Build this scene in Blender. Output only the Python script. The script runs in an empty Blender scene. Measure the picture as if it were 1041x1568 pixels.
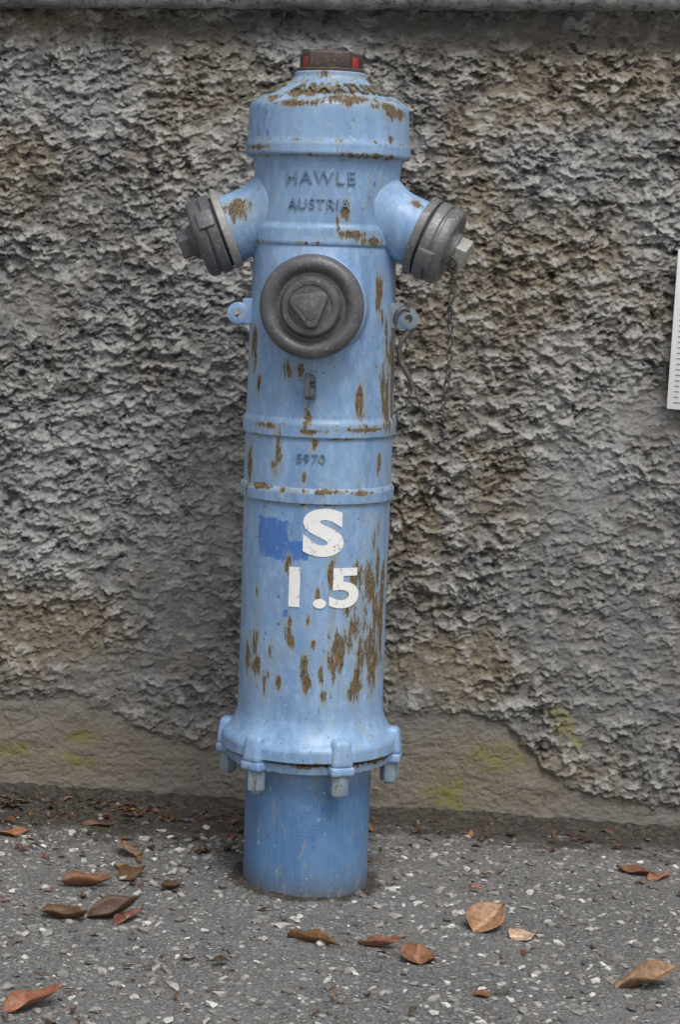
import bpy, bmesh, math, random
import numpy as np
from mathutils import Vector, Matrix, Quaternion
random.seed(4); rng=np.random.default_rng(4)
S=1150.0; D=2.9; H=0.861; YW=0.33; SLOPE=0.065
scene=bpy.context.scene
rad=math.radians

# ---------------------------------------------------------------- noise
def _hash(ix,iy,seed):
    h=(ix.astype(np.int64)*374761393+iy.astype(np.int64)*668265263+seed*974634777)&0xffffffff
    h=((h^(h>>13))*1274126177)&0xffffffff
    h=(h^(h>>16))&0xffffffff
    return h/4294967296.0
def pn(x,y,seed=0):
    xi=np.floor(x);yi=np.floor(y);fx=x-xi;fy=y-yi
    def g(dx,dy):
        a=_hash(xi+dx,yi+dy,seed)*2*np.pi
        return np.cos(a)*(fx-dx)+np.sin(a)*(fy-dy)
    u=fx*fx*fx*(fx*(fx*6-15)+10);v=fy*fy*fy*(fy*(fy*6-15)+10)
    a=g(0,0)*(1-u)+g(1,0)*u;b=g(0,1)*(1-u)+g(1,1)*u
    return (a*(1-v)+b*v)*1.5
def fbm(x,y,seed=0,o=4,gain=.5):
    s=0;a=1.0;t=0
    for i in range(o):
        s=s+a*pn(x*2**i,y*2**i,seed+i*17);t+=a;a*=gain
    return s/t
def worley(x,y,seed=0):
    xi=np.floor(x);yi=np.floor(y);d=np.full(x.shape,9.0)
    for dx in(-1,0,1):
        for dy in(-1,0,1):
            px=xi+dx+_hash(xi+dx,yi+dy,seed);py=yi+dy+_hash(xi+dx,yi+dy,seed+5)
            d=np.minimum(d,(px-x)**2+(py-y)**2)
    return np.sqrt(d)
def sst(a,b,x):
    t=np.clip((x-a)/(b-a),0,1);return t*t*(3-2*t)

# ---------------------------------------------------------------- helpers
def link(o,parent=None):
    scene.collection.objects.link(o)
    if parent: o.parent=parent
    return o
def empty(name):
    e=bpy.data.objects.new(name,None);e.empty_display_size=.1;return link(e)
def grid_mesh(name,V,attrs,mat,parent=None,wrap=False,flip=False):
    n,m=V.shape[:2]
    idx=np.arange(n*m).reshape(n,m)
    if wrap: idx=np.concatenate([idx,idx[:,:1]],1)
    a=idx[:-1,:-1].ravel();b=idx[:-1,1:].ravel();c=idx[1:,1:].ravel();d=idx[1:,:-1].ravel()
    F=np.stack([a,b,c,d] if not flip else [a,d,c,b],1).astype(np.int32)
    me=bpy.data.meshes.new(name)
    me.vertices.add(n*m);me.vertices.foreach_set('co',V.reshape(-1).astype(np.float32))
    me.loops.add(F.size);me.loops.foreach_set('vertex_index',F.ravel())
    me.polygons.add(len(F));me.polygons.foreach_set('loop_start',np.arange(0,F.size,4,dtype=np.int32))
    me.update(calc_edges=True);me.validate()
    for k,A in attrs.items():
        at=me.attributes.new(k,'FLOAT_COLOR','POINT')
        at.data.foreach_set('color',A.reshape(-1).astype(np.float32))
    me.polygons.foreach_set('use_smooth',np.ones(len(F),bool))
    me.materials.append(mat)
    return link(bpy.data.objects.new(name,me),parent)
def bm_obj(name,bm,mat,parent=None,smooth=35):
    me=bpy.data.meshes.new(name);bmesh.ops.recalc_face_normals(bm,faces=bm.faces);bm.to_mesh(me);bm.free()
    for m in (mat if isinstance(mat,(list,tuple)) else [mat]): me.materials.append(m)
    if smooth:
        me.polygons.foreach_set('use_smooth',np.ones(len(me.polygons),bool));me.set_sharp_from_angle(angle=rad(smooth))
    return link(bpy.data.objects.new(name,me),parent)
def revolve_bm(bm,prof,M,seg=96,mi=0):
    rings=[]
    for t,r in prof:
        if r<1e-6: rings.append([bm.verts.new(M@Vector((0,0,t)))])
        else: rings.append([bm.verts.new(M@Vector((r*math.cos(2*math.pi*i/seg),r*math.sin(2*math.pi*i/seg),t))) for i in range(seg)])
    for A,B in zip(rings[:-1],rings[1:]):
        for i in range(seg):
            j=(i+1)%seg
            if len(A)==1 and len(B)==1: continue
            if len(A)==1: f=bm.faces.new((A[0],B[i],B[j]))
            elif len(B)==1: f=bm.faces.new((A[i],A[j],B[0]))
            else: f=bm.faces.new((A[i],A[j],B[j],B[i]))
            f.material_index=mi
def axis_matrix(origin,direction,up=(0,0,1)):
    z=Vector(direction).normalized();x=Vector(up).cross(z)
    if x.length<1e-4: x=Vector((1,0,0))
    x.normalize();y=z.cross(x)
    return Matrix(((x.x,y.x,z.x,origin[0]),(x.y,y.y,z.y,origin[1]),(x.z,y.z,z.z,origin[2]),(0,0,0,1)))
def box_bm(bm,size,M,bev=.002,seg=2,mi=0,taper=None):
    t=bmesh.new();bmesh.ops.create_cube(t,size=1)
    bmesh.ops.scale(t,vec=size,verts=t.verts)
    if taper:
        for v in t.verts:
            if v.co.z>0: v.co.x*=taper
            if v.co.z>0 and v.co.y<0: v.co.y*=.80
    if bev: bmesh.ops.bevel(t,geom=t.edges[:],offset=bev,segments=seg,profile=.6,affect='EDGES')
    t.transform(M)
    for f in t.faces:f.material_index=mi
    me=bpy.data.meshes.new('t');t.to_mesh(me);t.free();bm.from_mesh(me);bpy.data.meshes.remove(me)
def prism_bm(bm,n,R,h,M,rot=0,bev=.002,seg=2,mi=0,pts=None):
    t=bmesh.new()
    if pts is None: pts=[(R*math.cos(rot+2*math.pi*i/n),R*math.sin(rot+2*math.pi*i/n)) for i in range(n)]
    f=t.faces.new([t.verts.new((x,y,0)) for x,y in pts])
    r=bmesh.ops.extrude_face_region(t,geom=[f])
    bmesh.ops.translate(t,vec=(0,0,h),verts=[v for v in r['geom'] if isinstance(v,bmesh.types.BMVert)])
    bmesh.ops.recalc_face_normals(t,faces=t.faces)
    if bev: bmesh.ops.bevel(t,geom=t.edges[:],offset=bev,segments=seg,profile=.6,affect='EDGES')
    t.transform(M)
    for f in t.faces:f.material_index=mi
    me=bpy.data.meshes.new('t');t.to_mesh(me);t.free();bm.from_mesh(me);bpy.data.meshes.remove(me)

# ---------------------------------------------------------------- material helper
class N:
    def __init__(s,name):
        s.m=bpy.data.materials.new(name);s.m.use_nodes=True;s.t=s.m.node_tree;s.t.nodes.clear()
        s.out=s.t.nodes.new('ShaderNodeOutputMaterial');s.b=s.t.nodes.new('ShaderNodeBsdfPrincipled')
        s.l(s.b.outputs[0],s.out.inputs[0])
    def l(s,a,b): s.t.links.new(a,b)
    def n(s,t,**k):
        x=s.t.nodes.new(t)
        for a,b in k.items(): setattr(x,a,b)
        return x
    def put(s,sock,v):
        if isinstance(v,bpy.types.NodeSocket): s.l(v,sock)
        elif isinstance(v,(tuple,list)): sock.default_value=tuple(v)+((1,) if len(v)==3 and len(sock.default_value)==4 else ())
        else: sock.default_value=v
    def coord(s,scale=(1,1,1),kind='Object'):
        c=s.n('ShaderNodeTexCoord');m=s.n('ShaderNodeMapping');m.inputs['Scale'].default_value=scale
        s.l(c.outputs[kind],m.inputs[0]);return m.outputs[0]
    def noise(s,scale,det=4,rough=.55,vec=None,dist=0):
        x=s.n('ShaderNodeTexNoise');x.inputs['Scale'].default_value=scale;x.inputs['Detail'].default_value=det
        x.inputs['Roughness'].default_value=rough;x.inputs['Distortion'].default_value=dist
        s.l(vec if vec else s.coord(),x.inputs['Vector']);return x.outputs['Fac']
    def vor(s,scale,vec=None,feat='F1',rnd=1):
        x=s.n('ShaderNodeTexVoronoi');x.feature=feat;x.inputs['Scale'].default_value=scale;x.inputs['Randomness'].default_value=rnd
        s.l(vec if vec else s.coord(),x.inputs['Vector']);return x
    def ramp(s,f,stops,interp='LINEAR'):
        x=s.n('ShaderNodeValToRGB');x.color_ramp.interpolation=interp
        while len(x.color_ramp.elements)<len(stops): x.color_ramp.elements.new(.5)
        for e,(p,c) in zip(x.color_ramp.elements,stops):
            e.position=p;e.color=(c,c,c,1) if not isinstance(c,(tuple,list)) else tuple(c)+(1,)
        s.put(x.inputs[0],f);return x.outputs[0]
    def mix(s,f,a,b,mode='MIX'):
        x=s.n('ShaderNodeMix',data_type='RGBA',blend_type=mode)
        s.put(x.inputs[0],f);s.put(x.inputs[6],a);s.put(x.inputs[7],b);return x.outputs[2]
    def math(s,op,a,b=0,clamp=False):
        x=s.n('ShaderNodeMath',operation=op,use_clamp=clamp);s.put(x.inputs[0],a);s.put(x.inputs[1],b);return x.outputs[0]
    def mr(s,v,a,b,c=0,d=1):
        x=s.n('ShaderNodeMapRange');x.interpolation_type='SMOOTHSTEP'
        s.put(x.inputs[0],v)
        for i,q in zip((1,2,3,4),(a,b,c,d)): x.inputs[i].default_value=q
        return x.outputs[0]
    def attr(s,name):
        a=s.n('ShaderNodeAttribute',attribute_name=name);sp=s.n('ShaderNodeSeparateColor');s.l(a.outputs['Color'],sp.inputs[0])
        return sp.outputs[0],sp.outputs[1],sp.outputs[2],a
    def bump(s,h,strength=.5,dist=.001,prev=None):
        x=s.n('ShaderNodeBump');x.inputs['Strength'].default_value=strength;x.inputs['Distance'].default_value=dist
        s.put(x.inputs['Height'],h)
        if prev: s.l(prev,x.inputs['Normal'])
        return x.outputs[0]
    def fin(s,col,rough=.6,norm=None,metal=0,spec=.5):
        s.put(s.b.inputs['Base Color'],col);s.put(s.b.inputs['Roughness'],rough);s.put(s.b.inputs['Metallic'],metal)
        s.put(s.b.inputs['Specular IOR Level'],spec)
        if norm: s.l(norm,s.b.inputs['Normal'])
        return s.m

RUSTA=(.190,.130,.062);RUSTB=(.060,.044,.028)
def paint(name,base,faded,rustbias=0.0,extra=None):
    k=N(name)
    streak=k.coord((1,1,.2))
    big=k.noise(11,5,.65,streak);fine=k.noise(80,5,.7,k.coord((1,1,.5)))
    col=k.mix(k.ramp(big,[(.38,0),(.62,1)]),base,faded)
    col=k.mix(k.mr(fine,.40,.70,0,.5),col,tuple(min(1,c*1.12+.09) for c in faded))
    gr=k.noise(34,6,.78,k.coord((1,1,.22)))
    col=k.mix(k.mr(gr,.51,.70,0,.42),col,(.16,.19,.21))
    R,G,B,_=k.attr('wear')
    if extra: col=extra(k,col)
    pg=k.math('ADD',k.math('SUBTRACT',gr,.5),k.math('SUBTRACT',fine,.5))
    col=k.mix(k.mr(k.math('ADD',G,k.math('MULTIPLY',pg,2.0)),.40,.58,0,.85),col,(.04,.14,.44))
    ns=k.noise(80,8,.82,k.coord((1,1,.26)))
    m=k.math('ADD',k.math('MULTIPLY',R,.50),k.math('MULTIPLY',k.math('SUBTRACT',ns,.5),2.3))
    m=k.math('ADD',m,rustbias)
    col=k.mix(k.mr(m,.08,.38,0,.6),col,(.31,.325,.26))
    rust=k.mix(k.ramp(k.noise(190,4,.65),[(.35,0),(.62,1)]),RUSTB,RUSTA)
    rm=k.mr(m,.38,.50)
    col=k.mix(rm,col,rust)
    sp=k.noise(170,3,.55,k.coord((1,1,.7)))
    col=k.mix(k.mr(sp,.68,.715,0,.8),col,(.085,.065,.045))
    col=k.mix(k.mr(sp,.33,.30,0,.5),col,(.52,.58,.62))
    h=k.math('SUBTRACT',k.math('MULTIPLY',fine,.8),k.math('MULTIPLY',rm,.6))
    nm=k.bump(h,.6,.0013)
    return k.fin(col,k.mix(rm,(.38,)*3,(.85,)*3),nm,0,.5)
BASE=(.150,.272,.480);FADE=(.245,.385,.590)
def lowpipe(k,col):
    c=k.n('ShaderNodeTexCoord');sp=k.n('ShaderNodeSeparateXYZ');k.l(c.outputs['Object'],sp.inputs[0])
    m=k.mr(sp.outputs[2],.135,.165,1,0)
    v=k.vor(230,rnd=.2);dots=k.mr(v.outputs['Distance'],.2,.42,1,0)
    c2=k.mix(k.math('MULTIPLY',dots,.45),(.095,.205,.40),(.04,.09,.21))
    c2=k.mix(k.mr(k.noise(14,4,.6),.45,.7,0,.5),c2,(.17,.30,.49))
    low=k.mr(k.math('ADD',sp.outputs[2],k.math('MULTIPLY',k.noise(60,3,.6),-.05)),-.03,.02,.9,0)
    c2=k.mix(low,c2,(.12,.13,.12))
    return k.mix(m,col,c2)
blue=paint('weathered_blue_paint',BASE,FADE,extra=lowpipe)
blue_part=paint('blue_paint_parts',BASE,FADE,rustbias=.0)
blue_side=paint('blue_paint_outlets',(.17,.30,.52),(.29,.44,.64),rustbias=.0)
blue_rusty=paint('rusty_blue_paint',(.13,.21,.32),(.21,.30,.39),rustbias=.25)
blue_text=paint('relief_letter_paint',(.080,.145,.25),(.12,.195,.31),rustbias=.12)

def iron(name,c1,c2,rough=.5,metal=0.0,bump=.5):
    k=N(name)
    col=k.mix(k.ramp(k.noise(30,5,.65),[(.35,0),(.68,1)]),c1,c2)
    f=k.noise(200,4,.7)
    col=k.mix(k.mr(f,.56,.68,0,.55),col,tuple(c*2+.06 for c in c2))
    col=k.mix(k.mr(k.noise(75,4,.7),.60,.70,0,.75),col,(.13,.085,.055))
    return k.fin(col,rough,k.bump(f,bump,.0012),metal)
mat_cap=iron('dark_grey_cast_iron',(.075,.077,.083),(.13,.133,.14),.38)
mat_cap2=iron('coupling_grey',(.12,.12,.12),(.21,.21,.205),.38,.2)
mat_black=iron('rubber_seal',(.015,.015,.015),(.03,.03,.03),.7)
mat_ltring=iron('worn_light_metal',(.28,.28,.27),(.42,.41,.38),.42,.2)
mat_nut=iron('top_nut_iron',(.040,.028,.024),(.095,.066,.052),.55)
mat_red=iron('red_paint',(.34,.035,.025),(.46,.06,.035),.5)
mat_chain=iron('chain_steel',(.10,.095,.09),(.20,.19,.18),.45,.4)
mat_brk=iron('corroded_brass',(.06,.075,.085),(.15,.17,.18),.6)
k=N('white_stencil_paint')
c=k.mix(k.mr(k.noise(60,4,.6),.48,.78,0,.35),(.84,.84,.82),(.58,.59,.58))
c=k.mix(k.mr(k.noise(85,6,.75,k.coord((1,1,.6))),.60,.64),c,(.24,.35,.50))
c=k.mix(k.mr(k.noise(110,6,.75),.62,.66),c,(.15,.10,.05))
mat_white=k.fin(c,.5)

# ---------------------------------------------------------------- FIRE HYDRANT
hyd=empty('fire_hydrant')
def Z(v): return (1350-v)/S
prof_px=[(1430,95),(1158,96),(1158,120),(1156,124),(1146,126),(1143,124),(1143,117),(1139,117),(1139,131),(1137,134),(1121,134),(1117,131),(1110,124),(1100,118),(1092,114.5),(1083,112),(1070,111),(780,112),(763,112.3),(759,113.5),(757,117),(741,117.8),(738,116),(735,113),(664,112.8),(662,114),(659,117),(641,117.5),(637,116),(633,113),(600,112.5),(400,110),(376,109.5),(374,112),(371,113.5),(350,113.5),(346,112),(343,110),(300,110.5),(262,112),(248,115),(243,118),(241,124.5),(238,126.5),(223,126.5),(219,124.5),(214,123.8),(172,122.5),(165,121.5),(161,119.5),(158,116),(151,107),(143,93),(134,75),(126,61),(120,55.5),(117,55),(113,55),(111,53),(111,40),(111,.01)]
pz=[Z(v) for v,_ in prof_px];pr=[r/S for _,r in prof_px]
Zs=[];Rs=[]
for i in range(len(pz)-1):
    L=math.hypot(pz[i+1]-pz[i],pr[i+1]-pr[i]);n=max(1,int(L/.0026))
    for j in range(n): Zs.append(pz[i]+(pz[i+1]-pz[i])*j/n);Rs.append(pr[i]+(pr[i+1]-pr[i])*j/n)
Zs.append(pz[-1]);Rs.append(pr[-1]);Zs=np.array(Zs);Rs=np.array(Rs)
SEG=288
th=np.linspace(0,2*np.pi,SEG,endpoint=False)
TH,ZZ=np.meshgrid(th,Zs);RR=np.repeat(Rs[:,None],SEG,1)
TH=(TH+np.pi)%(2*np.pi)-np.pi
RR=RR+0.0007*pn(TH*3+9,ZZ*9,31)*(RR>.05)
fair=.0175*np.exp(-((TH+.105)/(.20+.28*sst(.64,.74,ZZ)))**2)*sst(.622,.72,ZZ)*sst(.86,.80,ZZ)
RR=RR+fair
V=np.stack([RR*np.sin(TH),-RR*np.cos(TH),ZZ],2)
def front(u,v,r=112/S):
    t=0
    for _ in range(6):
        d=(D-r*math.cos(t));z=H-(v-360)/S*d/D
        x=(u-520)/S*d/D-(-.047+z*.032)
        t=math.asin(max(-1,min(1,x/r)))
    return t,z
chips=[(528,318,7,12),(540,357,28,5),(565,366,20,5),(515,340,4,12),(388,530,5,28),(592,530,4,50),(590,600,6,45),(582,440,5,22),(550,610,6,20),(440,565,8,11),(463,566,5,9),
(412,652,12,4),(426,688,6,22),(419,712,4,12),(382,710,5,24),(463,730,4,6),(481,678,7,7),(440,868,4,12),(392,905,3,9),(545,878,12,16),(506,880,6,22),(568,885,10,26),(575,930,6,30),
(440,962,6,22),(388,980,5,26),(391,1018,9,15),(463,1015,6,14),(447,985,5,8),(507,1020,6,20),(525,990,9,24),(550,1010,8,38),(564,985,7,38),(480,985,4,6),(425,1045,4,11),
(540,1052,9,15),(495,1066,5,9),(470,1045,8,9),(411,998,4,14),(575,820,5,20),(486,912,4,11),(560,655,30,3),(480,660,20,3),(500,752,40,3),(400,745,20,3),(400,228,16,3),(560,236,40,3),(600,170,14,7),(550,752,20,3),
(462,158,30,4),(530,150,40,6),(580,160,24,5),(455,142,30,5),(500,135,50,6),(420,150,12,5),(585,905,5,45),(530,930,7,10),(545,960,5,14),(405,1040,5,14),(470,632,5,14),(395,590,3,12),(585,480,3,14),(560,1160,40,3),(500,1168,60,3),(600,560,4,60),(600,880,5,55),(470,640,8,6),
(580,700,3,12),(470,950,3,10),(400,300,4,5),(590,210,4,5),(378,1000,4,24),(558,940,4,22),(536,905,4,18),(515,985,4,20),(573,1000,5,30),(490,1030,4,12),(578,860,4,30),(583,960,4,40)]
W=np.zeros(TH.shape)
for (u,v,ru,rv) in chips:
    t,z=front(u,v);cs=max(.25,math.cos(t))
    dz=(ZZ-z)*S/rv;dz=np.where(dz<0,dz*.68,dz)
    tq=TH-t+.03*pn(ZZ*50,ZZ*0+u,5)
    q=(tq*112/(ru/cs))**2+dz**2
    W=np.maximum(W,1.30*np.exp(-q*.6))
for (u,v,a_,sz,st_) in ((548,970,.60,.5,.10),(572,880,.56,.33,.08),(592,560,.52,.25,.12),(430,1000,.38,.4,.05),(592,720,.36,.25,.1)):
    t,z=front(u,v);W=np.maximum(W,a_*np.exp(-(((TH-t)/sz)**2+((ZZ-z)/st_)**2)))
W*=1+.36*pn(TH*45,ZZ*7,77)+.22*pn(TH*90,ZZ*14,78)
for v in (157,220,242,372,640,661,739,759,1139,1145,1156):
    W=np.maximum(W,(.62+.55*pn(TH*4,ZZ*0+v*3.3,v)+.25*pn(TH*17,ZZ*0+v*3.3,v+1))*np.exp(-((ZZ-Z(v))*S/3.0)**2))
W=np.maximum(W,.48*(ZZ>Z(156)))
P=np.zeros(TH.shape)
for (u,v,ru,rv) in [(417,826,23,31),(450,843,20,15),(436,940,4,6)]:
    t,z=front(u,v);P=np.maximum(P,sst(1.30,.55,np.maximum(np.abs(TH-t)*112/ru*math.cos(t),np.abs(ZZ-z)*S/rv)))
P*=1+.5*pn(TH*14,ZZ*120,88)
A=np.stack([W,P,W*0,W*0+1],2)
body=grid_mesh('barrel',V,{'wear':A},blue,hyd,wrap=True)
body.data.set_sharp_from_angle(angle=rad(40))

def Rint(v): return float(np.interp(Z(v),pz,pr))
def letters(name,txt,u,v,w,h,depth,mat,bold=0,spacing=1,eps=.0,cut=.002):
    cu=bpy.data.curves.new(name,'FONT');cu.body=txt;cu.align_x='CENTER';cu.size=1;cu.extrude=.5;cu.offset=bold;cu.space_character=spacing;cu.resolution_u=6
    o=bpy.data.objects.new(name+'_c',cu);link(o);dg=bpy.context.evaluated_depsgraph_get()
    me=bpy.data.meshes.new_from_object(o.evaluated_get(dg));bpy.data.objects.remove(o)
    bm=bmesh.new();bm.from_mesh(me)
    xs=[p.co.x for p in bm.verts];ys=[p.co.y for p in bm.verts]
    x0,x1,y0,y1=min(xs),max(xs),min(ys),max(ys)
    W_=w/S*.966;H_=h/S*.966
    for p in bm.verts:
        p.co.x=((p.co.x-x0)/(x1-x0)-.5)*W_;p.co.y=((p.co.y-y0)/(y1-y0)-.5)*H_;p.co.z=(p.co.z+.5)*depth
    xx=-W_/2
    while xx<W_/2:
        bmesh.ops.bisect_plane(bm,geom=bm.verts[:]+bm.edges[:]+bm.faces[:],plane_co=(xx,0,0),plane_no=(1,0,0));xx+=cut
    t0,z0=front(u,v,(Rint(v)))
    for p in bm.verts:
        z=z0+p.co.y;r=float(np.interp(z,pz,pr));t=t0+p.co.x/Rint(v)
        r+=p.co.z+eps;p.co=Vector((r*math.sin(t),-r*math.cos(t),z))
    return bm_obj(name,bm,mat,hyd,smooth=30)
letters('letters_maker','HAWLE',490,271,108,20,.0026,blue_text,.0,1.2)
letters('letters_country','AUSTRIA',487,312,97,16,.0026,blue_text,.003,1.15)
letters('number_relief','5970',475,702,44,14,.0024,blue_text,.0,1.1)
letters('marking_s','S',495,815,64,74,.0002,mat_white,.05,1,.0009)
letters('marking_depth','1.5',497,900,112,62,.0002,mat_white,.030,1.0,.0009)
cone_mat=paint('bonnet_letters',(.10,.11,.12),(.17,.17,.16),rustbias=.46)
def cone_letters():
    cu=bpy.data.curves.new('b','FONT');cu.body='ARMATUREN HAWLE ARMATUREN WELS';cu.align_x='CENTER';cu.size=1;cu.extrude=.5;cu.offset=.01;cu.space_character=1.1
    o=bpy.data.objects.new('b_c',cu);link(o);dg=bpy.context.evaluated_depsgraph_get()
    me=bpy.data.meshes.new_from_object(o.evaluated_get(dg));bpy.data.objects.remove(o)
    bm=bmesh.new();bm.from_mesh(me);xs=[p.co.x for p in bm.verts];x0,x1=min(xs),max(xs)
    for p in bm.verts:
        f=(p.co.x-x0)/(x1-x0);t=(f-.5)*2*math.pi*.94+2.35
        v=148-p.co.y*20;r=float(np.interp(Z(v),pz,pr));k_=(p.co.z+.5)*.0032
        p.co=Vector(((r+k_*.5)*math.sin(t),-(r+k_*.5)*math.cos(t),Z(v)+k_))
    bm_obj('bonnet_lettering',bm,cone_mat,hyd,30)
cone_letters()

bm=bmesh.new()
M=Matrix.Translation((0,0,Z(111)))
revolve_bm(bm,[(-.002,.046),(.003,.046),(.005,.044)],M,64)
prism_bm(bm,5,52/S,27/S,M@Matrix.Translation((0,0,.0035)),rot=rad(-90-39),bev=.0035,seg=3)
revolve_bm(bm,[(.026,.030),(.0285,.029),(.029,.026),(.029,.0001)],M,48)
bm_obj('top_nut',bm,[mat_nut],hyd)
bm=bmesh.new()
for a in (-75,69):
    aa=rad(a);rr=52/S*math.cos(rad(36))
    off=.008 if a<0 else -.006
    d=Vector((math.sin(aa),-math.cos(aa),0));tdir=Vector((math.cos(aa),math.sin(aa),0))
    M2=axis_matrix((d*(rr+.0003)+tdir*off+Vector((0,0,Z(97)))),d)
    box_bm(bm,(.020,.015,.0016),M2,.0006)
bm_obj('red_paint_pads',bm,mat_red,hyd)

def polar(t): return Vector((math.sin(t),-math.cos(t),0))
fd=polar(rad(-6));zc=.770
Mf=axis_matrix((0,0,zc),fd)
bm=bmesh.new()
revolve_bm(bm,[(.085,.070),(.099,.067),(.104,.061),(.109,.057),(.122,.055)],Mf,96)
bm_obj('front_outlet_neck',bm,blue_part,hyd)
bm=bmesh.new()
revolve_bm(bm,[(.114,.050),(.114,.060),(.116,.0635),(.121,.0665),(.131,.0672),(.138,.0655),(.1425,.0615),(.1445,.0565),(.1440,.052),(.141,.0485),(.1365,.0455),(.1345,.0435),(.1350,.0405),(.1385,.0385),(.1445,.0375),(.1475,.0355),(.1482,.032),(.1470,.0285),(.1455,.0275),(.1450,.0001)],Mf,128)
tri=[]
for i in range(3):
    a0=rad(100+120*i)
    for da in (-13,0,13):
        R=.0265 if da==0 else .0255
        tri.append((R*math.cos(a0+rad(da)),R*math.sin(a0+rad(da))))
tri=[(-x,-y) for x,y in tri]
prism_bm(bm,0,0,.015,Mf@Matrix.Translation((0,0,.143)),bev=.002,seg=3,pts=tri)
tri2=[(x*.62,y*.62) for x,y in tri]
prism_bm(bm,0,0,.0022,Mf@Matrix.Translation((0,0,.157)),bev=.0008,seg=2,pts=tri2)
bm_obj('front_outlet_cap',bm,mat_cap,hyd)
t,z=front(473,592,.118)
bm=bmesh.new();d=polar(t)
M2=axis_matrix(d*.104+Vector((0,0,z)),d)
box_bm(bm,(.014,.036,.006),M2,.002)
box_bm(bm,(.007,.03,.022),M2@Matrix.Translation((-.003,.002,.004)),.002)
prism_bm(bm,6,.0065,.008,M2@Matrix.Translation((.001,-.008,.002)),bev=.001)
prism_bm(bm,6,.005,.012,M2@Matrix.Translation((.002,.010,.002)),bev=.001)
bm_obj('drain_bracket',bm,mat_brk,hyd)

def side(sgn,yaw):
    a=rad(22);origin=Vector((0,0,Z(295)))
    d=Vector((sgn*math.cos(a)*math.cos(rad(yaw)),-math.cos(a)*math.sin(rad(yaw)),-math.sin(a)))
    Ms=axis_matrix(origin,d);q=1/S
    n='right' if sgn>0 else 'left'
    prof=[(60,74),(88,68),(100,61),(110,56),(122,53),(140,52),(158,52.5),(163,52)]
    ts=[];rs=[]
    for (t0,r0_),(t1,r1_) in zip(prof[:-1],prof[1:]):
        m=max(1,int((t1-t0)/3))
        for i in range(m): ts.append(t0+(t1-t0)*i/m);rs.append(r0_+(r1_-r0_)*i/m)
    ts.append(163);rs.append(52)
    an=np.linspace(0,2*np.pi,96,endpoint=False);AN,TT=np.meshgrid(an,np.array(ts));_,RR_=np.meshgrid(an,np.array(rs))
    loc=np.stack([RR_*q*np.cos(AN),RR_*q*np.sin(AN),TT*q,np.ones_like(AN)],2)
    Vw=loc@np.array(Ms).T;Vw=np.ascontiguousarray(Vw[...,:3])
    if sgn<0: tgt=(Ms@Vector((0,0,145*q)))+Vector((.0,-.040,.020));rr=.021
    else: tgt=(Ms@Vector((0,0,150*q)))+Vector((.0,-.03,.040));rr=.010
    dd=np.linalg.norm(Vw-np.array(tgt),axis=2);w_=1.4*np.exp(-(dd/rr)**2)
    w_=np.maximum(w_,.45*np.exp(-((TT-160)/5)**2))
    grid_mesh('side_outlet_'+n,Vw,{'wear':np.stack([w_,w_*0,w_*0,w_*0+1],2)},blue_side,hyd,wrap=True,flip=sgn<0)
    bm=bmesh.new()
    revolve_bm(bm,[(t*q,r*q) for t,r in [(157,45),(157,58),(158.5,60),(168,60.5),(170,59),(170,54)]],Ms,96,0)
    revolve_bm(bm,[(t*q,r*q) for t,r in [(169,55),(176,55)]],Ms,96,1)
    revolve_bm(bm,[(t*q,r*q) for t,r in [(174,54),(174,60),(176,62),(188,62),(190,60.5),(190.5,57.5),(193.5,57.5),(194,60),(196,61.5),(205,60.5),(210,57),(212,52),(211,46),(208,42),(208,32),(212,28),(220,26),(222,22),(222,.001)]],Ms,96,2)
    for ang in (25,205):
        Mx=Ms@Matrix.Rotation(rad(ang),4,'Z')@Matrix.Translation((.0525,0,188*q))
        box_bm(bm,(.008,.026,.022),Mx,.003,2,2)
    prism_bm(bm,5,25*q,20*q,Ms@Matrix.Translation((0,0,219*q)),rot=rad(20),bev=.0022,seg=3,mi=3)
    bm_obj('outlet_cap_'+n,bm,[mat_ltring if sgn<0 else mat_cap2,mat_black,mat_cap2 if sgn>0 else mat_cap,mat_ltring if sgn>0 else mat_cap],hyd)
side(1,13);side(-1,2)

def ear(sgn,v,yy):
    bm=bmesh.new();R0=.113 if sgn>0 else .112
    c=Vector((sgn*R0,yy,Z(v)))
    M2=axis_matrix(c+Vector((0,.005,0)),(0,-1,0))
    revolve_bm(bm,[(0,.0055),(0,.013),(.001,.0145),(.009,.0145),(.010,.013),(.010,.0055),(0,.0055)],M2,40)
    box_bm(bm,(.02,.009,.034),Matrix.Translation((sgn*(R0-.0155),yy,Z(v-4))),.003)
    bm_obj('lug_'+('right' if sgn>0 else 'left'),bm,blue_rusty if sgn>0 else blue_part,hyd)
ear(-1,482,-.02);ear(1,482,-.03)

bm=bmesh.new();bm2=bmesh.new()
for i in range(6):
    t=rad(-38+60*i);rot=Matrix.Rotation(t,4,'Z')
    box_bm(bm,(.031,.044,.036),rot@Matrix.Translation((0,-.1025,Z(1124))),.009,5,taper=.80)
    box_bm(bm,(.032,.036,.012),rot@Matrix.Translation((0,-.1055,Z(1149))),.004,3)
    prism_bm(bm2,6,.0128,.030,rot@Matrix.Translation((0,-.1085,Z(1186))),rot=rad(15+i*11),bev=.0025)
    prism_bm(bm2,10,.0065,.006,rot@Matrix.Translation((0,-.1085,Z(1191))),rot=rad(15+i*11),bev=.0012)
bm_obj('flange_bosses',bm,blue_part,hyd,50);bm_obj('flange_bolts',bm2,blue_rusty,hyd,30)

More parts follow.
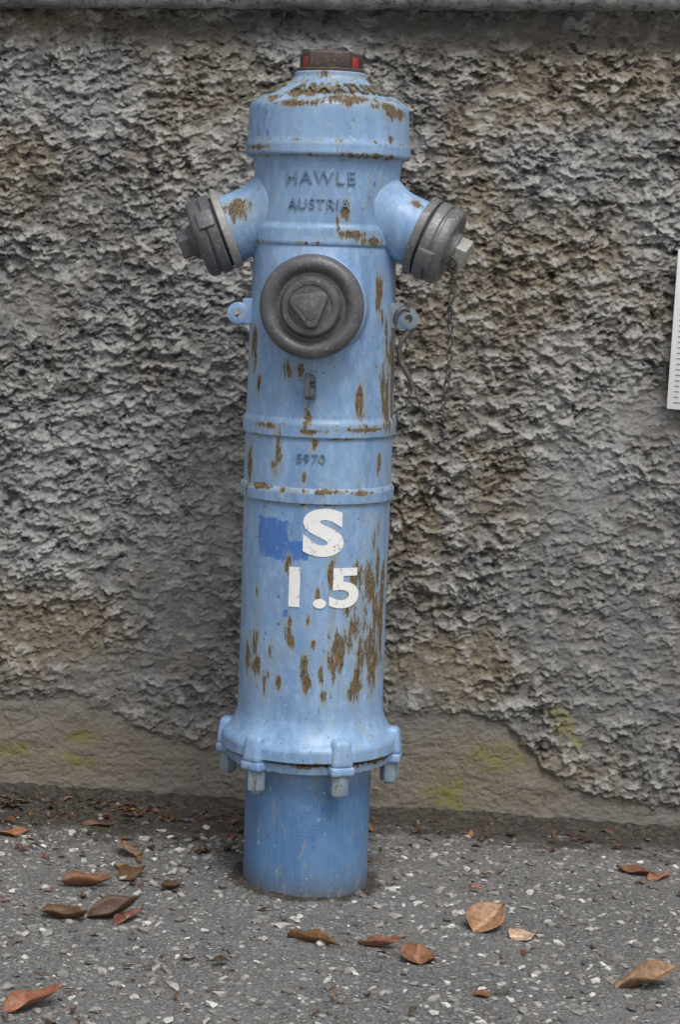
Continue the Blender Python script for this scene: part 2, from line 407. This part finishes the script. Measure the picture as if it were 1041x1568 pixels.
def hp(u,v,y=-.02):
    k_=(D+y)/D;z=H-(v-360)/S*k_;x=(u-520)/S*k_-(-.047+z*.032)
    return Vector((x,y,z))
path=[hp(692,400,-.045),hp(694,432,-.03),hp(688,470,-.02),hp(690,520,-.015),hp(686,570,-.01),hp(680,610,-.005),hp(672,642,0),hp(657,638,0),hp(645,615,-.005),hp(630,590,-.01)]
def resample(pts,step):
    out=[pts[0].copy()];cur=pts[0].copy();i=1
    while i<len(pts):
        d=pts[i]-cur
        if d.length<step: i+=1;continue
        cur=cur+d.normalized()*step;out.append(cur.copy())
    return out
pp=resample(path,.0100);bm=bmesh.new()
for i in range(len(pp)-1):
    a,b=pp[i],pp[i+1];d=(b-a).normalized();c=(a+b)/2
    M2=axis_matrix(c,d,(0,1,0))@Matrix.Rotation(rad(90*(i%2)+25+random.uniform(-15,15)),4,'Z')
    segs=14;tube=6;rings=[]
    for s_ in range(segs):
        q=2*math.pi*s_/segs;cx=math.cos(q)*.0036;cz=math.sin(q)*.0070
        nx,nz=math.cos(q),math.sin(q);rg=[]
        for w in range(tube):
            p=2*math.pi*w/tube;rr=.0015
            rg.append(bm.verts.new(M2@Vector((cx+nx*rr*math.cos(p),rr*math.sin(p),cz+nz*rr*math.cos(p)))))
        rings.append(rg)
    for s_ in range(segs):
        A_,B_=rings[s_],rings[(s_+1)%segs]
        for w in range(tube): bm.faces.new((A_[w],A_[(w+1)%tube],B_[(w+1)%tube],B_[w]))
bm_obj('cap_chain',bm,mat_chain,hyd,60)
def wire(name,pts,r,mat):
    cu=bpy.data.curves.new(name,'CURVE');cu.dimensions='3D';cu.bevel_depth=r;cu.bevel_resolution=3;cu.resolution_u=8
    sp=cu.splines.new('BEZIER');sp.bezier_points.add(len(pts)-1)
    for bp,p in zip(sp.bezier_points,pts): bp.co=p;bp.handle_left_type=bp.handle_right_type='AUTO'
    o=bpy.data.objects.new(name+'c',cu);link(o);me=bpy.data.meshes.new_from_object(o.evaluated_get(bpy.context.evaluated_depsgraph_get()))
    bpy.data.objects.remove(o);me.materials.clear();me.materials.append(mat);link(bpy.data.objects.new(name,me),hyd)
wire('chain_hook',[hp(606,500,-.03),hp(607,478,-.035),hp(618,468,-.035),hp(629,478,-.03),hp(626,500,-.03),hp(614,520,-.03),hp(612,545,-.025),hp(620,562,-.02),hp(628,578,-.015),hp(632,592,-.01)],.0036,mat_chain)
wire('hook_eye',[hp(634,585,-.012),hp(627,590,-.01),hp(628,600,-.01),hp(637,600,-.01),hp(636,588,-.01)],.0024,mat_chain)
wire('cap_shackle',[hp(690,384,-.06),hp(699,396,-.055),hp(696,408,-.05),hp(688,405,-.045),hp(688,392,-.045)],.0022,mat_chain)

tilt=math.atan(.032)
hyd.location=(-.047,0,0.0);hyd.rotation_euler=(0,tilt,0)

# ---------------------------------------------------------------- WALL
def wx(u): return (u-520)/S*(D+YW)/D
def wz(v): return H+(360-v)/S*(D+YW)/D
def axis_grid(fine_a,fine_b,step,lo,hi):
    f=list(np.arange(fine_a,fine_b+step/2,step));s=step;x=fine_a;L=[]
    while x>lo: s=min(s*1.12,.03 if abs(x)<3 else .2);x-=s;L.append(x)
    s=step;x=f[-1];R_=[]
    while x<hi: s=min(s*1.12,.03 if abs(x)<3 else .2);x+=s;R_.append(x)
    return np.array(L[::-1]+f+R_)
gx=axis_grid(-.62,.62,.0017,-7,7)
gz=np.concatenate([np.arange(-.6,-.09,.02),np.arange(-.09,1.24,.0017)])
X,Zg=np.meshgrid(gx,gz)
w1=fbm(X/.028,Zg/.028,3,4,.6);w2=fbm(X/.028,Zg/.028,13,4,.6)
wxn=X+.009*w1;wzn=Zg+.0075*w2
def flakes(sx,sz,seed,thr,soft):
    f=fbm(wxn/sx,wzn/sz,seed,4,.55);return sst(thr,thr+soft,f),f
f1,n1_=flakes(.046,.030,21,-.02,.12)
f2,n2_=flakes(.025,.016,31,.0,.15)
f3,n3_=flakes(.012,.009,41,.0,.20)
ridge=1-np.abs(fbm(wxn/.034,wzn/.021,51,4,.58))*2.4
wor2=worley(wxn/.0105,wzn/.0082,9)
grain=fbm(X/.0055,Zg/.005,8,3,.6)
pits=sst(.34,.52,fbm(wxn/.017,wzn/.013,61,3,.55))
rough_h=.0034*f1+.0034*f2+.0018*f3+.0030*np.clip(ridge,-.3,1)+.0028*np.clip(.9-wor2,0,1)*(.4+.6*f2)+.0011*grain+.0030*fbm(X/.07,Zg/.055,77,3)-.0035*pits
bu=[-900,0,110,200,300,400,520,590,700,770,820,850,930,1041,1900];bv=[1050,1068,1066,1108,1150,1150,1115,1092,1088,1110,1160,1195,1228,1246,1260]
zb=np.interp(X,[wx(u) for u in bu],[wz(v) for v in bv])+.020*fbm(X/.035,Zg/.035+5,55,5,.65)
edge=Zg-zb
rm_=sst(-.004,.010,edge)
rm2=sst(-.03,.10,edge+.04*fbm(X/.05,Zg/.05,57,3))
def blob(lst,X_=X,Z_=Zg):
    m=np.zeros(X_.shape)
    for (u,v,ru,rv) in lst:
        m=np.maximum(m,np.exp(-(((X_-wx(u))*S/1.114/ru)**2+((Z_-wz(v))*S/1.114/rv)**2)*.8))
    return m
calm=blob([(270,960,90,190),(330,840,50,250),(160,1010,130,80),(1000,640,80,60),(760,50,330,26),(200,50,300,22),(980,1000,140,160),(650,1030,60,60),(850,980,90,70),(900,780,120,80),(40,470,60,50)])
calm=np.clip(calm+.40*fbm(X/.06,Zg/.06,58,4),0,1)
amp=(1-.62*calm)*(.55+.45*rm2)
amp=amp*(.95+.8*fbm(X/.11,Zg/.11,66,3))
smooth_h=.0045*fbm(X/.05,Zg/.035,99,6,.65)+.0009*grain
crack=np.exp(-(np.abs(fbm(X/.16+3,Zg/.09,123,3))/.008)**2)
Hh=rm_*(.0025+rough_h*amp*1.2)+(1-rm_)*(smooth_h+.12*rough_h-.0015*crack)
Hh+=.004*fbm(X/.4,Zg/.4,5,2)
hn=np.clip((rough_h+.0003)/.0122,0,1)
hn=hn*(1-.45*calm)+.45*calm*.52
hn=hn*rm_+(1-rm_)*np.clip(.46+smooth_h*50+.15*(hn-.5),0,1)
Yv=YW+.006-Hh
Zd=Zg-.32*np.clip(rough_h*amp*rm_,0,.02)
light=blob([(110,690,150,110),(90,150,150,60),(200,800,90,60),(850,255,110,60),(350,330,90,160),(60,820,70,80),(900,620,120,160),(470,60,110,40),(1000,330,60,100)])+.7*fbm(X/.08,Zg/.08,201,6,.66)
tan=blob([(20,250,80,70),(300,180,80,120),(720,280,50,170),(950,110,170,60),(60,960,120,80),(700,1020,90,60),(60,20,150,30),(700,1190,200,60),(90,1160,200,60),(830,150,120,60),(640,800,40,120),(760,720,60,70),(850,480,200,160)])*.85+.7*fbm(X/.08,Zg/.09,301,6,.66)
stain_shade=blob([(120,592,45,14),(520,40,600,24),(1030,560,40,30),(60,280,30,30),(840,60,330,32),(150,1230,250,16),(800,1290,300,14)])+.25*blob([(250,1000,80,90),(320,880,45,240),(640,880,50,130)])+.75*fbm(X/.07,Zg/.09,401,6,.66)  # stains, plus a weaker blob group painting occlusion shade beside the hydrant
moss=blob([(862,1105,26,30),(880,1135,14,16),(125,1128,30,20),(15,1150,40,20),(690,1215,50,40),(110,1165,40,16),(850,1090,24,14),(760,1160,60,30)])
moss=moss*.85+.7*fbm(X/.02,Zg/.02,501,5,.7)*(moss>.02)
A1=np.stack([light,tan,stain_shade,X*0+1],2);A2=np.stack([np.clip(hn,0,1),moss,1-rm_,X*0+1],2)
k=N('roughcast_render')
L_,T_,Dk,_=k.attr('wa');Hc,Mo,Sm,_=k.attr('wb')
n2=k.noise(210,5,.72)
nn=k.math('SUBTRACT',n2,.5)
col=k.mix(k.mr(T_,-.1,.75),(.195,.194,.189),(.232,.194,.145))
col=k.mix(k.mr(L_,.0,.95,0,.7),col,(.33,.335,.335))
col=k.mix(k.math('MULTIPLY',Sm,.55),col,(.215,.195,.165))
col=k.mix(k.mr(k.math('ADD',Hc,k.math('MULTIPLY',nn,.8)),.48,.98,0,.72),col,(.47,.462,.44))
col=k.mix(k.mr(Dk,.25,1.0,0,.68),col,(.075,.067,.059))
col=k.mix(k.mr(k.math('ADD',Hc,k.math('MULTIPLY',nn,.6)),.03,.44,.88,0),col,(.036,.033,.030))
col=k.mix(k.mr(n2,.58,.67,0,.45),col,(.08,.074,.066))
col=k.mix(k.mr(k.math('ADD',Mo,k.math('MULTIPLY',nn,1.5)),.38,1.0,0,.75),col,(.21,.195,.045))
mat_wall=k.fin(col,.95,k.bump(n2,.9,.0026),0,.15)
wall=empty('plaster_wall')
Vw=np.stack([X,Yv,Zd],2)
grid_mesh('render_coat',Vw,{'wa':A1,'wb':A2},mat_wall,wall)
k=N('concrete_coping')
cn=k.noise(110,5,.75)
col=k.mix(k.ramp(k.noise(14,5,.65),[(.35,0),(.65,1)]),(.20,.195,.19),(.44,.435,.42))
col=k.mix(k.mr(cn,.50,.64,0,.8),col,(.05,.047,.043))
mat_cop=k.fin(col,.9,k.bump(cn,.9,.003),0,.2)
bm=bmesh.new()
box_bm(bm,(14,.30,1.80),Matrix.Translation((0,YW+.17,.335)),0)
bm_obj('core',bm,mat_cop,wall,0)
zc0=wz(15)
gxc=axis_grid(-.62,.62,.004,-7,7);prof=[(YW+.34,0),(YW+.02,0),(YW-.03,.0),(YW-.042,.003),(YW-.048,.010),(YW-.050,.02),(YW-.050,.05),(YW-.049,.10),(YW-.04,.112),(YW-.02,.115),(YW+.34,.118)]
PP=[]
for a,b in zip(prof[:-1],prof[1:]):
    n=max(1,int(math.hypot(b[0]-a[0],b[1]-a[1])/.006))
    for i in range(n): PP.append((a[0]+(b[0]-a[0])*i/n,a[1]+(b[1]-a[1])*i/n))
PP.append(prof[-1]);PP=np.array(PP)
Xc,Yc=np.meshgrid(gxc,PP[:,0]);_,Zc=np.meshgrid(gxc,PP[:,1])
wob=fbm(Xc/.03,Zc/.03+Yc/.03,71,5,.6)
joint=np.exp(-((((Xc+.33)/.9)%1-.5)*.9/.003)**2)
Yc2=Yc+.005*wob*(Yc<YW+.01)+.008*joint*(Yc<YW);Zc2=Zc+zc0-.005*Xc+.006*wob
grid_mesh('coping',np.stack([Xc,Yc2,Zc2],2),{},mat_cop,wall)

# ---------------------------------------------------------------- GROUND
gx=axis_grid(-.62,.62,.0032,-60,60)
fy=np.arange(-.66,.36,.0032)
def grow(y,lo,sgn):
    s=.0032;L=[]
    while (y>lo if sgn<0 else y<lo): s=min(s*1.15,2.0);y+=sgn*s;L.append(y)
    return L
gy=np.array(grow(-.66,-60,-1)[::-1]+list(fy)+grow(fy[-1],60,1))
X,Y=np.meshgrid(gx,gy)
wb_=np.exp(-np.clip(YW-Y,0,9)/.05)*(Y<YW+.03)
G=-SLOPE*X+.004*fbm(X/.3,Y/.25,11,3)+.0016*fbm(X/.012,Y/.012,12,3)+.0022*np.clip(.55-worley(X/.011,Y/.011,14),0,1)
dl=sst(.05,-.3,X)*.09
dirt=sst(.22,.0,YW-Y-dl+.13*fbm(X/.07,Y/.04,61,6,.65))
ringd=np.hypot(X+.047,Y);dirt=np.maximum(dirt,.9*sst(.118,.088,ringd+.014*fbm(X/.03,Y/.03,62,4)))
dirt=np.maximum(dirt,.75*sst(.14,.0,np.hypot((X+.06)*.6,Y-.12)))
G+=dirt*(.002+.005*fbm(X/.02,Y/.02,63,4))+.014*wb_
def gz_at(x,y):
    return -SLOPE*x+.004*float(fbm(np.array([x/.3]),np.array([y/.25]),11,3)[0])
patch=fbm(X/.25,Y/.2,64,5,.6)
A=np.stack([dirt,patch*.5+.5,X*0,X*0+1],2)
k=N('worn_asphalt')
Di,Pa,_,_=k.attr('ga')
v1=k.vor(100);v2=k.vor(230);v3=k.vor(52)
def cell(v):
    sp=k.n('ShaderNodeSeparateColor');k.l(v.outputs['Color'],sp.inputs[0]);return sp.outputs
c1=cell(v1);c2=cell(v2);c3=cell(v3)
bn=k.noise(300,5,.78);bnn=k.math('MULTIPLY',k.math('SUBTRACT',bn,.5),.6)
col=k.mix(k.ramp(bn,[(.40,0),(.60,1)]),(.055,.054,.052),(.28,.276,.268))
s2=k.math('MULTIPLY',k.mr(k.math('ADD',v2.outputs['Distance'],bnn),.30,.44,1,0),k.math('GREATER_THAN',c2[0],.30))
col=k.mix(k.math('MULTIPLY',s2,.8),col,k.mix(c2[1],(.11,.108,.105),(.43,.425,.41)))
s1=k.math('MULTIPLY',k.mr(k.math('ADD',v1.outputs['Distance'],bnn),.26,.42,1,0),k.math('GREATER_THAN',c1[0],.5))
col=k.mix(k.math('MULTIPLY',s1,.85),col,k.mix(k.ramp(c1[1],[(.2,0),(.95,1)]),(.16,.158,.152),(.64,.63,.60)))
s3=k.math('MULTIPLY',k.mr(k.math('ADD',v3.outputs['Distance'],k.math('MULTIPLY',bnn,1.3)),.24,.36,1,0),k.math('GREATER_THAN',c3[0],.74))
col=k.mix(k.math('MULTIPLY',s3,.85),col,k.mix(c3[1],(.25,.245,.23),(.66,.65,.62)))
col=k.mix(k.mr(Pa,.3,.8,0,.3),col,(.30,.295,.28))
sn=k.noise(90,6,.78)
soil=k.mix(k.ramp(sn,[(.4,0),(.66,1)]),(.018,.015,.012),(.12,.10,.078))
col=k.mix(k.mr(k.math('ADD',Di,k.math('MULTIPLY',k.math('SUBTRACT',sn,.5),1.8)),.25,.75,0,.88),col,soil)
hb=k.math('ADD',bn,k.math('ADD',k.math('MULTIPLY',s1,.5),k.math('MULTIPLY',s3,.6)))
mat_g=k.fin(col,.92,k.bump(hb,1.0,.003),0,.2)
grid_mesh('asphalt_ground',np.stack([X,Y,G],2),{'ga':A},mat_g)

def gpt(u,v):
    z=0
    for _ in range(8):
        d=(H-z)*S*D/(v-360);x=(u-520)/(S*D)*d;z=gz_at(x,d-D)
    return x,d-D,z,d/D

k=N('stone_chips');R_,G_,B_,at=k.attr('tint')
nz=k.noise(300,3,.6)
mat_st=k.fin(k.mix(k.mr(nz,.4,.7,0,.5),at.outputs['Color'],(.22,.21,.2)),.9,k.bump(nz,.5,.0006),0,.2)
tb=bmesh.new();bmesh.ops.create_icosphere(tb,subdivisions=1,radius=1);ico=np.array([v.co[:] for v in tb.verts]);icf=np.array([[v.index for v in f.verts] for f in tb.faces]);tb.free()
def scatter(name,n,xr,yr,rmin,rmax,cols,flat,mat):
    Vs=[];Fs=[];Cs=[];o=0
    xs=rng.uniform(*xr,n);ys=rng.uniform(*yr,n)
    base=fbm(xs/.3,ys/.25,11,3)*.004-SLOPE*xs
    for i in range(n):
        if math.hypot(xs[i]+.047,ys[i])<.088 or ys[i]>YW-.008: continue
        r=rmin+(rmax-rmin)*rng.random()**3
        sc=np.array([rng.uniform(.8,1.5),rng.uniform(.7,1.1),rng.uniform(flat*.7,flat)])*r
        p=(ico+rng.normal(0,.18,ico.shape))*sc
        a=rng.uniform(0,6.28);ca,sa=math.cos(a),math.sin(a);tx=rng.uniform(-.3,.3)
        x=p[:,0]*ca-p[:,1]*sa;y=p[:,0]*sa+p[:,1]*ca;z=p[:,2]+x*tx
        Vs.append(np.stack([x+xs[i],y+ys[i],z+base[i]+sc[2]*.25+.0012],1));Fs.append(icf+o);o+=len(ico)
        c=np.array(cols[rng.integers(len(cols))])*rng.uniform(.7,1.15)
        Cs.append(np.tile([c[0],c[1],c[2],1],(len(ico),1)))
    me=bpy.data.meshes.new(name);me.from_pydata(np.concatenate(Vs).tolist(),[],np.concatenate(Fs).tolist())
    a_=me.attributes.new('tint','FLOAT_COLOR','POINT');a_.data.foreach_set('color',np.concatenate(Cs).ravel().astype(np.float32))
    me.materials.append(mat);link(bpy.data.objects.new(name,me))
scatter('gravel',6500,(-.9,.9),(-.75,.30),.0012,.0074,[(.62,.61,.58),(.30,.295,.28),(.13,.125,.12),(.42,.40,.36),(.22,.2,.18)],.6,mat_st)

def leaf_mat(name):
    k=N(name);R_,G_,B_,at=k.attr('tint');n=k.noise(120,5,.7)
    c=k.mix(k.mr(n,.42,.68,0,.7),at.outputs['Color'],(.06,.03,.016))
    c=k.mix(k.mr(n,.42,.34,0,.5),c,(.34,.23,.14))
    return k.fin(c,.5,k.bump(n,.5,.001),0,.4)
ml=leaf_mat('dry_leaf')
def leaf_geo(L,Wd,curl,fold,twist):
    n=17;m=9;v=np.zeros((n,m,3));ph=random.uniform(0,6)
    for i in range(n):
        t=i/(n-1);w=Wd*.5*(math.sin(math.pi*min(1,t**.85))**.8)*(1-.12*t)+.0006
        for j in range(m):
            s=(j/(m-1)-.5)*2
            x=(t-.5)*L;y=s*w*(1-.25*fold*abs(s))+.04*L*math.sin(t*3+ph);z=abs(s)**1.3*w*fold+curl*L*((t-.5)*2)**2+.035*L*math.sin(t*9+ph+s)*abs(s)
            a=twist*(t-.5);v[i,j]=(x,y*math.cos(a)-z*math.sin(a),z*math.cos(a)+y*math.sin(a))
    return v
def add_leaf(store,x,y,z,L,Wd,yaw,curl,fold,twist,tilt,color,roll=0):
    v=leaf_geo(L,Wd,curl,fold,twist).reshape(-1,3)
    M=np.array((Matrix.Rotation(yaw,3,'Z')@Matrix.Rotation(tilt,3,'Y')@Matrix.Rotation(roll,3,'X')))
    v=v@M.T;v[:,2]-=v[:,2].min();v+=np.array([x,y,z+.0015])
    o=store['o'];n,m=17,9;F=[]
    for i in range(n-1):
        for j in range(m-1): F.append((o+i*m+j,o+(i+1)*m+j,o+(i+1)*m+j+1,o+i*m+j+1))
    c=np.tile([*color,1],(n*m,1));mid=(np.arange(n*m)%m)==4;c[mid,:3]=c[mid,:3]*1.5+.03
    c[:,:3]*=(.75+.5*rng.random())
    store['V'].append(v);store['F']+=F;store['C'].append(c);store['o']+=n*m
def fin_leaf(store,name,thick):
    me=bpy.data.meshes.new(name);me.from_pydata(np.concatenate(store['V']).tolist(),[],store['F'])
    a_=me.attributes.new('tint','FLOAT_COLOR','POINT');a_.data.foreach_set('color',np.concatenate(store['C']).ravel().astype(np.float32))
    me.polygons.foreach_set('use_smooth',np.ones(len(me.polygons),bool));me.materials.append(ml)
    o=link(bpy.data.objects.new(name,me))
    if thick: md=o.modifiers.new('s','SOLIDIFY');md.thickness=thick
    return o
OR=(.27,.13,.065);BR=(.15,.075,.04);TN=(.32,.21,.125);DK=(.085,.045,.028);PL=(.52,.41,.29)
st={'V':[],'F':[],'C':[],'o':0}
leaves=[(195,1312,44,.7,75,TN,.05,.25,.25,.5),(14,1284,48,.45,10,OR,.1,.3,0,0),(12,1262,30,.5,-20,BR,.1,.3,0,0),(130,1362,72,.34,4,OR,.12,.9,0,0),(203,1348,50,.6,25,BR,.1,.5,.2,0),(262,1366,42,.4,35,DK,.2,.7,0,0),
(150,1270,48,.3,-5,BR,.1,.4,0,0),(97,1412,66,.40,-4,BR,.15,.7,0,0),(176,1408,80,.38,12,DK,.14,.9,.3,.2),(196,1414,60,.3,28,BR,.1,.6,.1,0),(480,1448,84,.2,-12,BR,.05,1.1,0,0),(582,1455,64,.3,-8,OR,.12,.8,.2,0),
(640,1474,50,.8,60,OR,.12,.35,.3,.3),(747,1424,70,.6,28,TN,.10,.4,.35,.3),(800,1440,42,.7,15,PL,.06,.2,0,.1),(992,1516,96,.42,14,TN,.10,.5,.25,0),(738,1530,26,.6,-35,OR,.1,.3,0,0),(50,1548,92,.42,10,OR,.10,.5,.25,0),
(975,1343,60,.3,-15,BR,.1,.5,0,0),(1010,1350,50,.3,20,OR,.1,.4,0,0),(362,1262,40,.4,0,OR,.1,.4,0,0),(355,1288,30,.4,40,BR,.1,.4,0,0),(420,1308,22,.4,10,BR,.1,.4,0,0),(245,1262,36,.35,-30,BR,.1,.4,0,0),(310,1310,26,.4,20,DK,.1,.4,0,0),(560,1325,24,.4,5,BR,.1,.4,0,0),(185,1335,34,.4,-30,BR,.1,.4,0,0)]
for (u,v,L,wr,ang,c,curl,fold,tl,rl) in leaves:
    x,y,z,q=gpt(u,v-4);Lm=L/S*q*1.08
    add_leaf(st,x,y,z,Lm,Lm*wr*1.5,rad(ang*1.6),curl,fold,random.uniform(-1,1),-tl if ang<90 else tl,tuple(a*random.uniform(.88,1.12) for a in c),rl)
fin_leaf(st,'fallen_leaves',.0005)
st={'V':[],'F':[],'C':[],'o':0}
for i in range(1250):
    x=random.uniform(-.95,.95) if i%3 else random.uniform(-.6,-.1);dd=random.expovariate(1/(.05 if i%3 else .075))
    y=YW-.012-dd
    if random.random()<.12: y=random.uniform(-.7,.25)
    if y<-.7 or math.hypot(x+.047,y)<.095: continue
    L=random.uniform(.005,.02)*(1 if random.random()<.9 else 1.6)
    c=random.choice([BR,DK,DK,OR,DK,BR,(.05,.035,.025),(.2,.16,.12)])
    add_leaf(st,x,y,gz_at(x,y)+random.uniform(.001,.006)*(1 if dd<.1 else .2),L,L*random.uniform(.12,.6),random.uniform(0,6.3),random.uniform(-.1,.2),random.uniform(0,.8),random.uniform(-1,1),random.uniform(-.3,.3),tuple(a*random.uniform(.6,1.1) for a in c),random.uniform(-.4,.4))
fin_leaf(st,'leaf_litter',0)

# ---------------------------------------------------------------- SIGN
k=N('enamel_white');mat_sg=k.fin(k.mix(k.mr(k.noise(30,4,.6),.45,.75,0,.3),(.72,.73,.74),(.5,.5,.5)),.35)
k=N('printed_ink');mat_ink=k.fin((.16,.17,.19),.5)
bm=bmesh.new();box_bm(bm,(.20,.003,.236),Matrix.Translation((.10,0,.118)),.001,2,0)
for i in range(27):
    zz=.010+i*.0081
    box_bm(bm,(.007 if i%5 else .012,.0006,.0012),Matrix.Translation((.0125+(.0025 if i%5==0 else 0),-.0019,zz)),0,1,1)
for i in range(9): box_bm(bm,(.13,.0006,.004),Matrix.Translation((.11,-.0019,.03+i*.022)),0,1,1)
for p in ((.19,.01),(.19,.226)): revolve_bm(bm,[(0,.003),(.002,.0025),(.0025,.0001)],axis_matrix((p[0],-.0015,p[1]),(0,-1,0)),16,1)
sg=bm_obj('wall_sign',bm,[mat_sg,mat_ink],None,30)
sg.location=(wx(1022)*.990,YW-.024,wz(628)+.004);sg.rotation_euler=(0,rad(4.2),0)

# ---------------------------------------------------------------- LIGHT / CAMERA
w=bpy.data.worlds.new('World');scene.world=w;w.use_nodes=True;nt=w.node_tree;nt.nodes.clear()
sky=nt.nodes.new('ShaderNodeTexSky');sky.sky_type='NISHITA';sky.sun_disc=False;EL=56;AZ=158
sky.sun_elevation=rad(EL);sky.sun_rotation=rad(AZ);sky.dust_density=4;sky.air_density=1.2
hs=nt.nodes.new('ShaderNodeHueSaturation');hs.inputs['Saturation'].default_value=.3
bg=nt.nodes.new('ShaderNodeBackground');bg.inputs[1].default_value=.14;wo=nt.nodes.new('ShaderNodeOutputWorld')
nt.links.new(sky.outputs[0],hs.inputs['Color']);nt.links.new(hs.outputs[0],bg.inputs[0]);nt.links.new(bg.outputs[0],wo.inputs[0])
sd=bpy.data.lights.new('overcast_sun','SUN');sd.energy=1.5;sd.angle=rad(25);sd.color=(1,.975,.95)
so=link(bpy.data.objects.new('overcast_sun',sd))
dv=Vector((math.sin(rad(AZ))*math.cos(rad(EL)),math.cos(rad(AZ))*math.cos(rad(EL)),math.sin(rad(EL))))
so.rotation_euler=dv.to_track_quat('Z','Y').to_euler()
cd=bpy.data.cameras.new('camera');cd.sensor_fit='VERTICAL';cd.sensor_height=36;cd.sensor_width=24;cd.lens=36*S*D/1568
cd.shift_y=-(784-360)/1568;cd.clip_end=500
co=link(bpy.data.objects.new('camera',cd));co.location=(0,-D,H);co.rotation_euler=(rad(90),0,0);scene.camera=co
scene.view_settings.view_transform='Standard';scene.view_settings.look='None';scene.view_settings.exposure=0
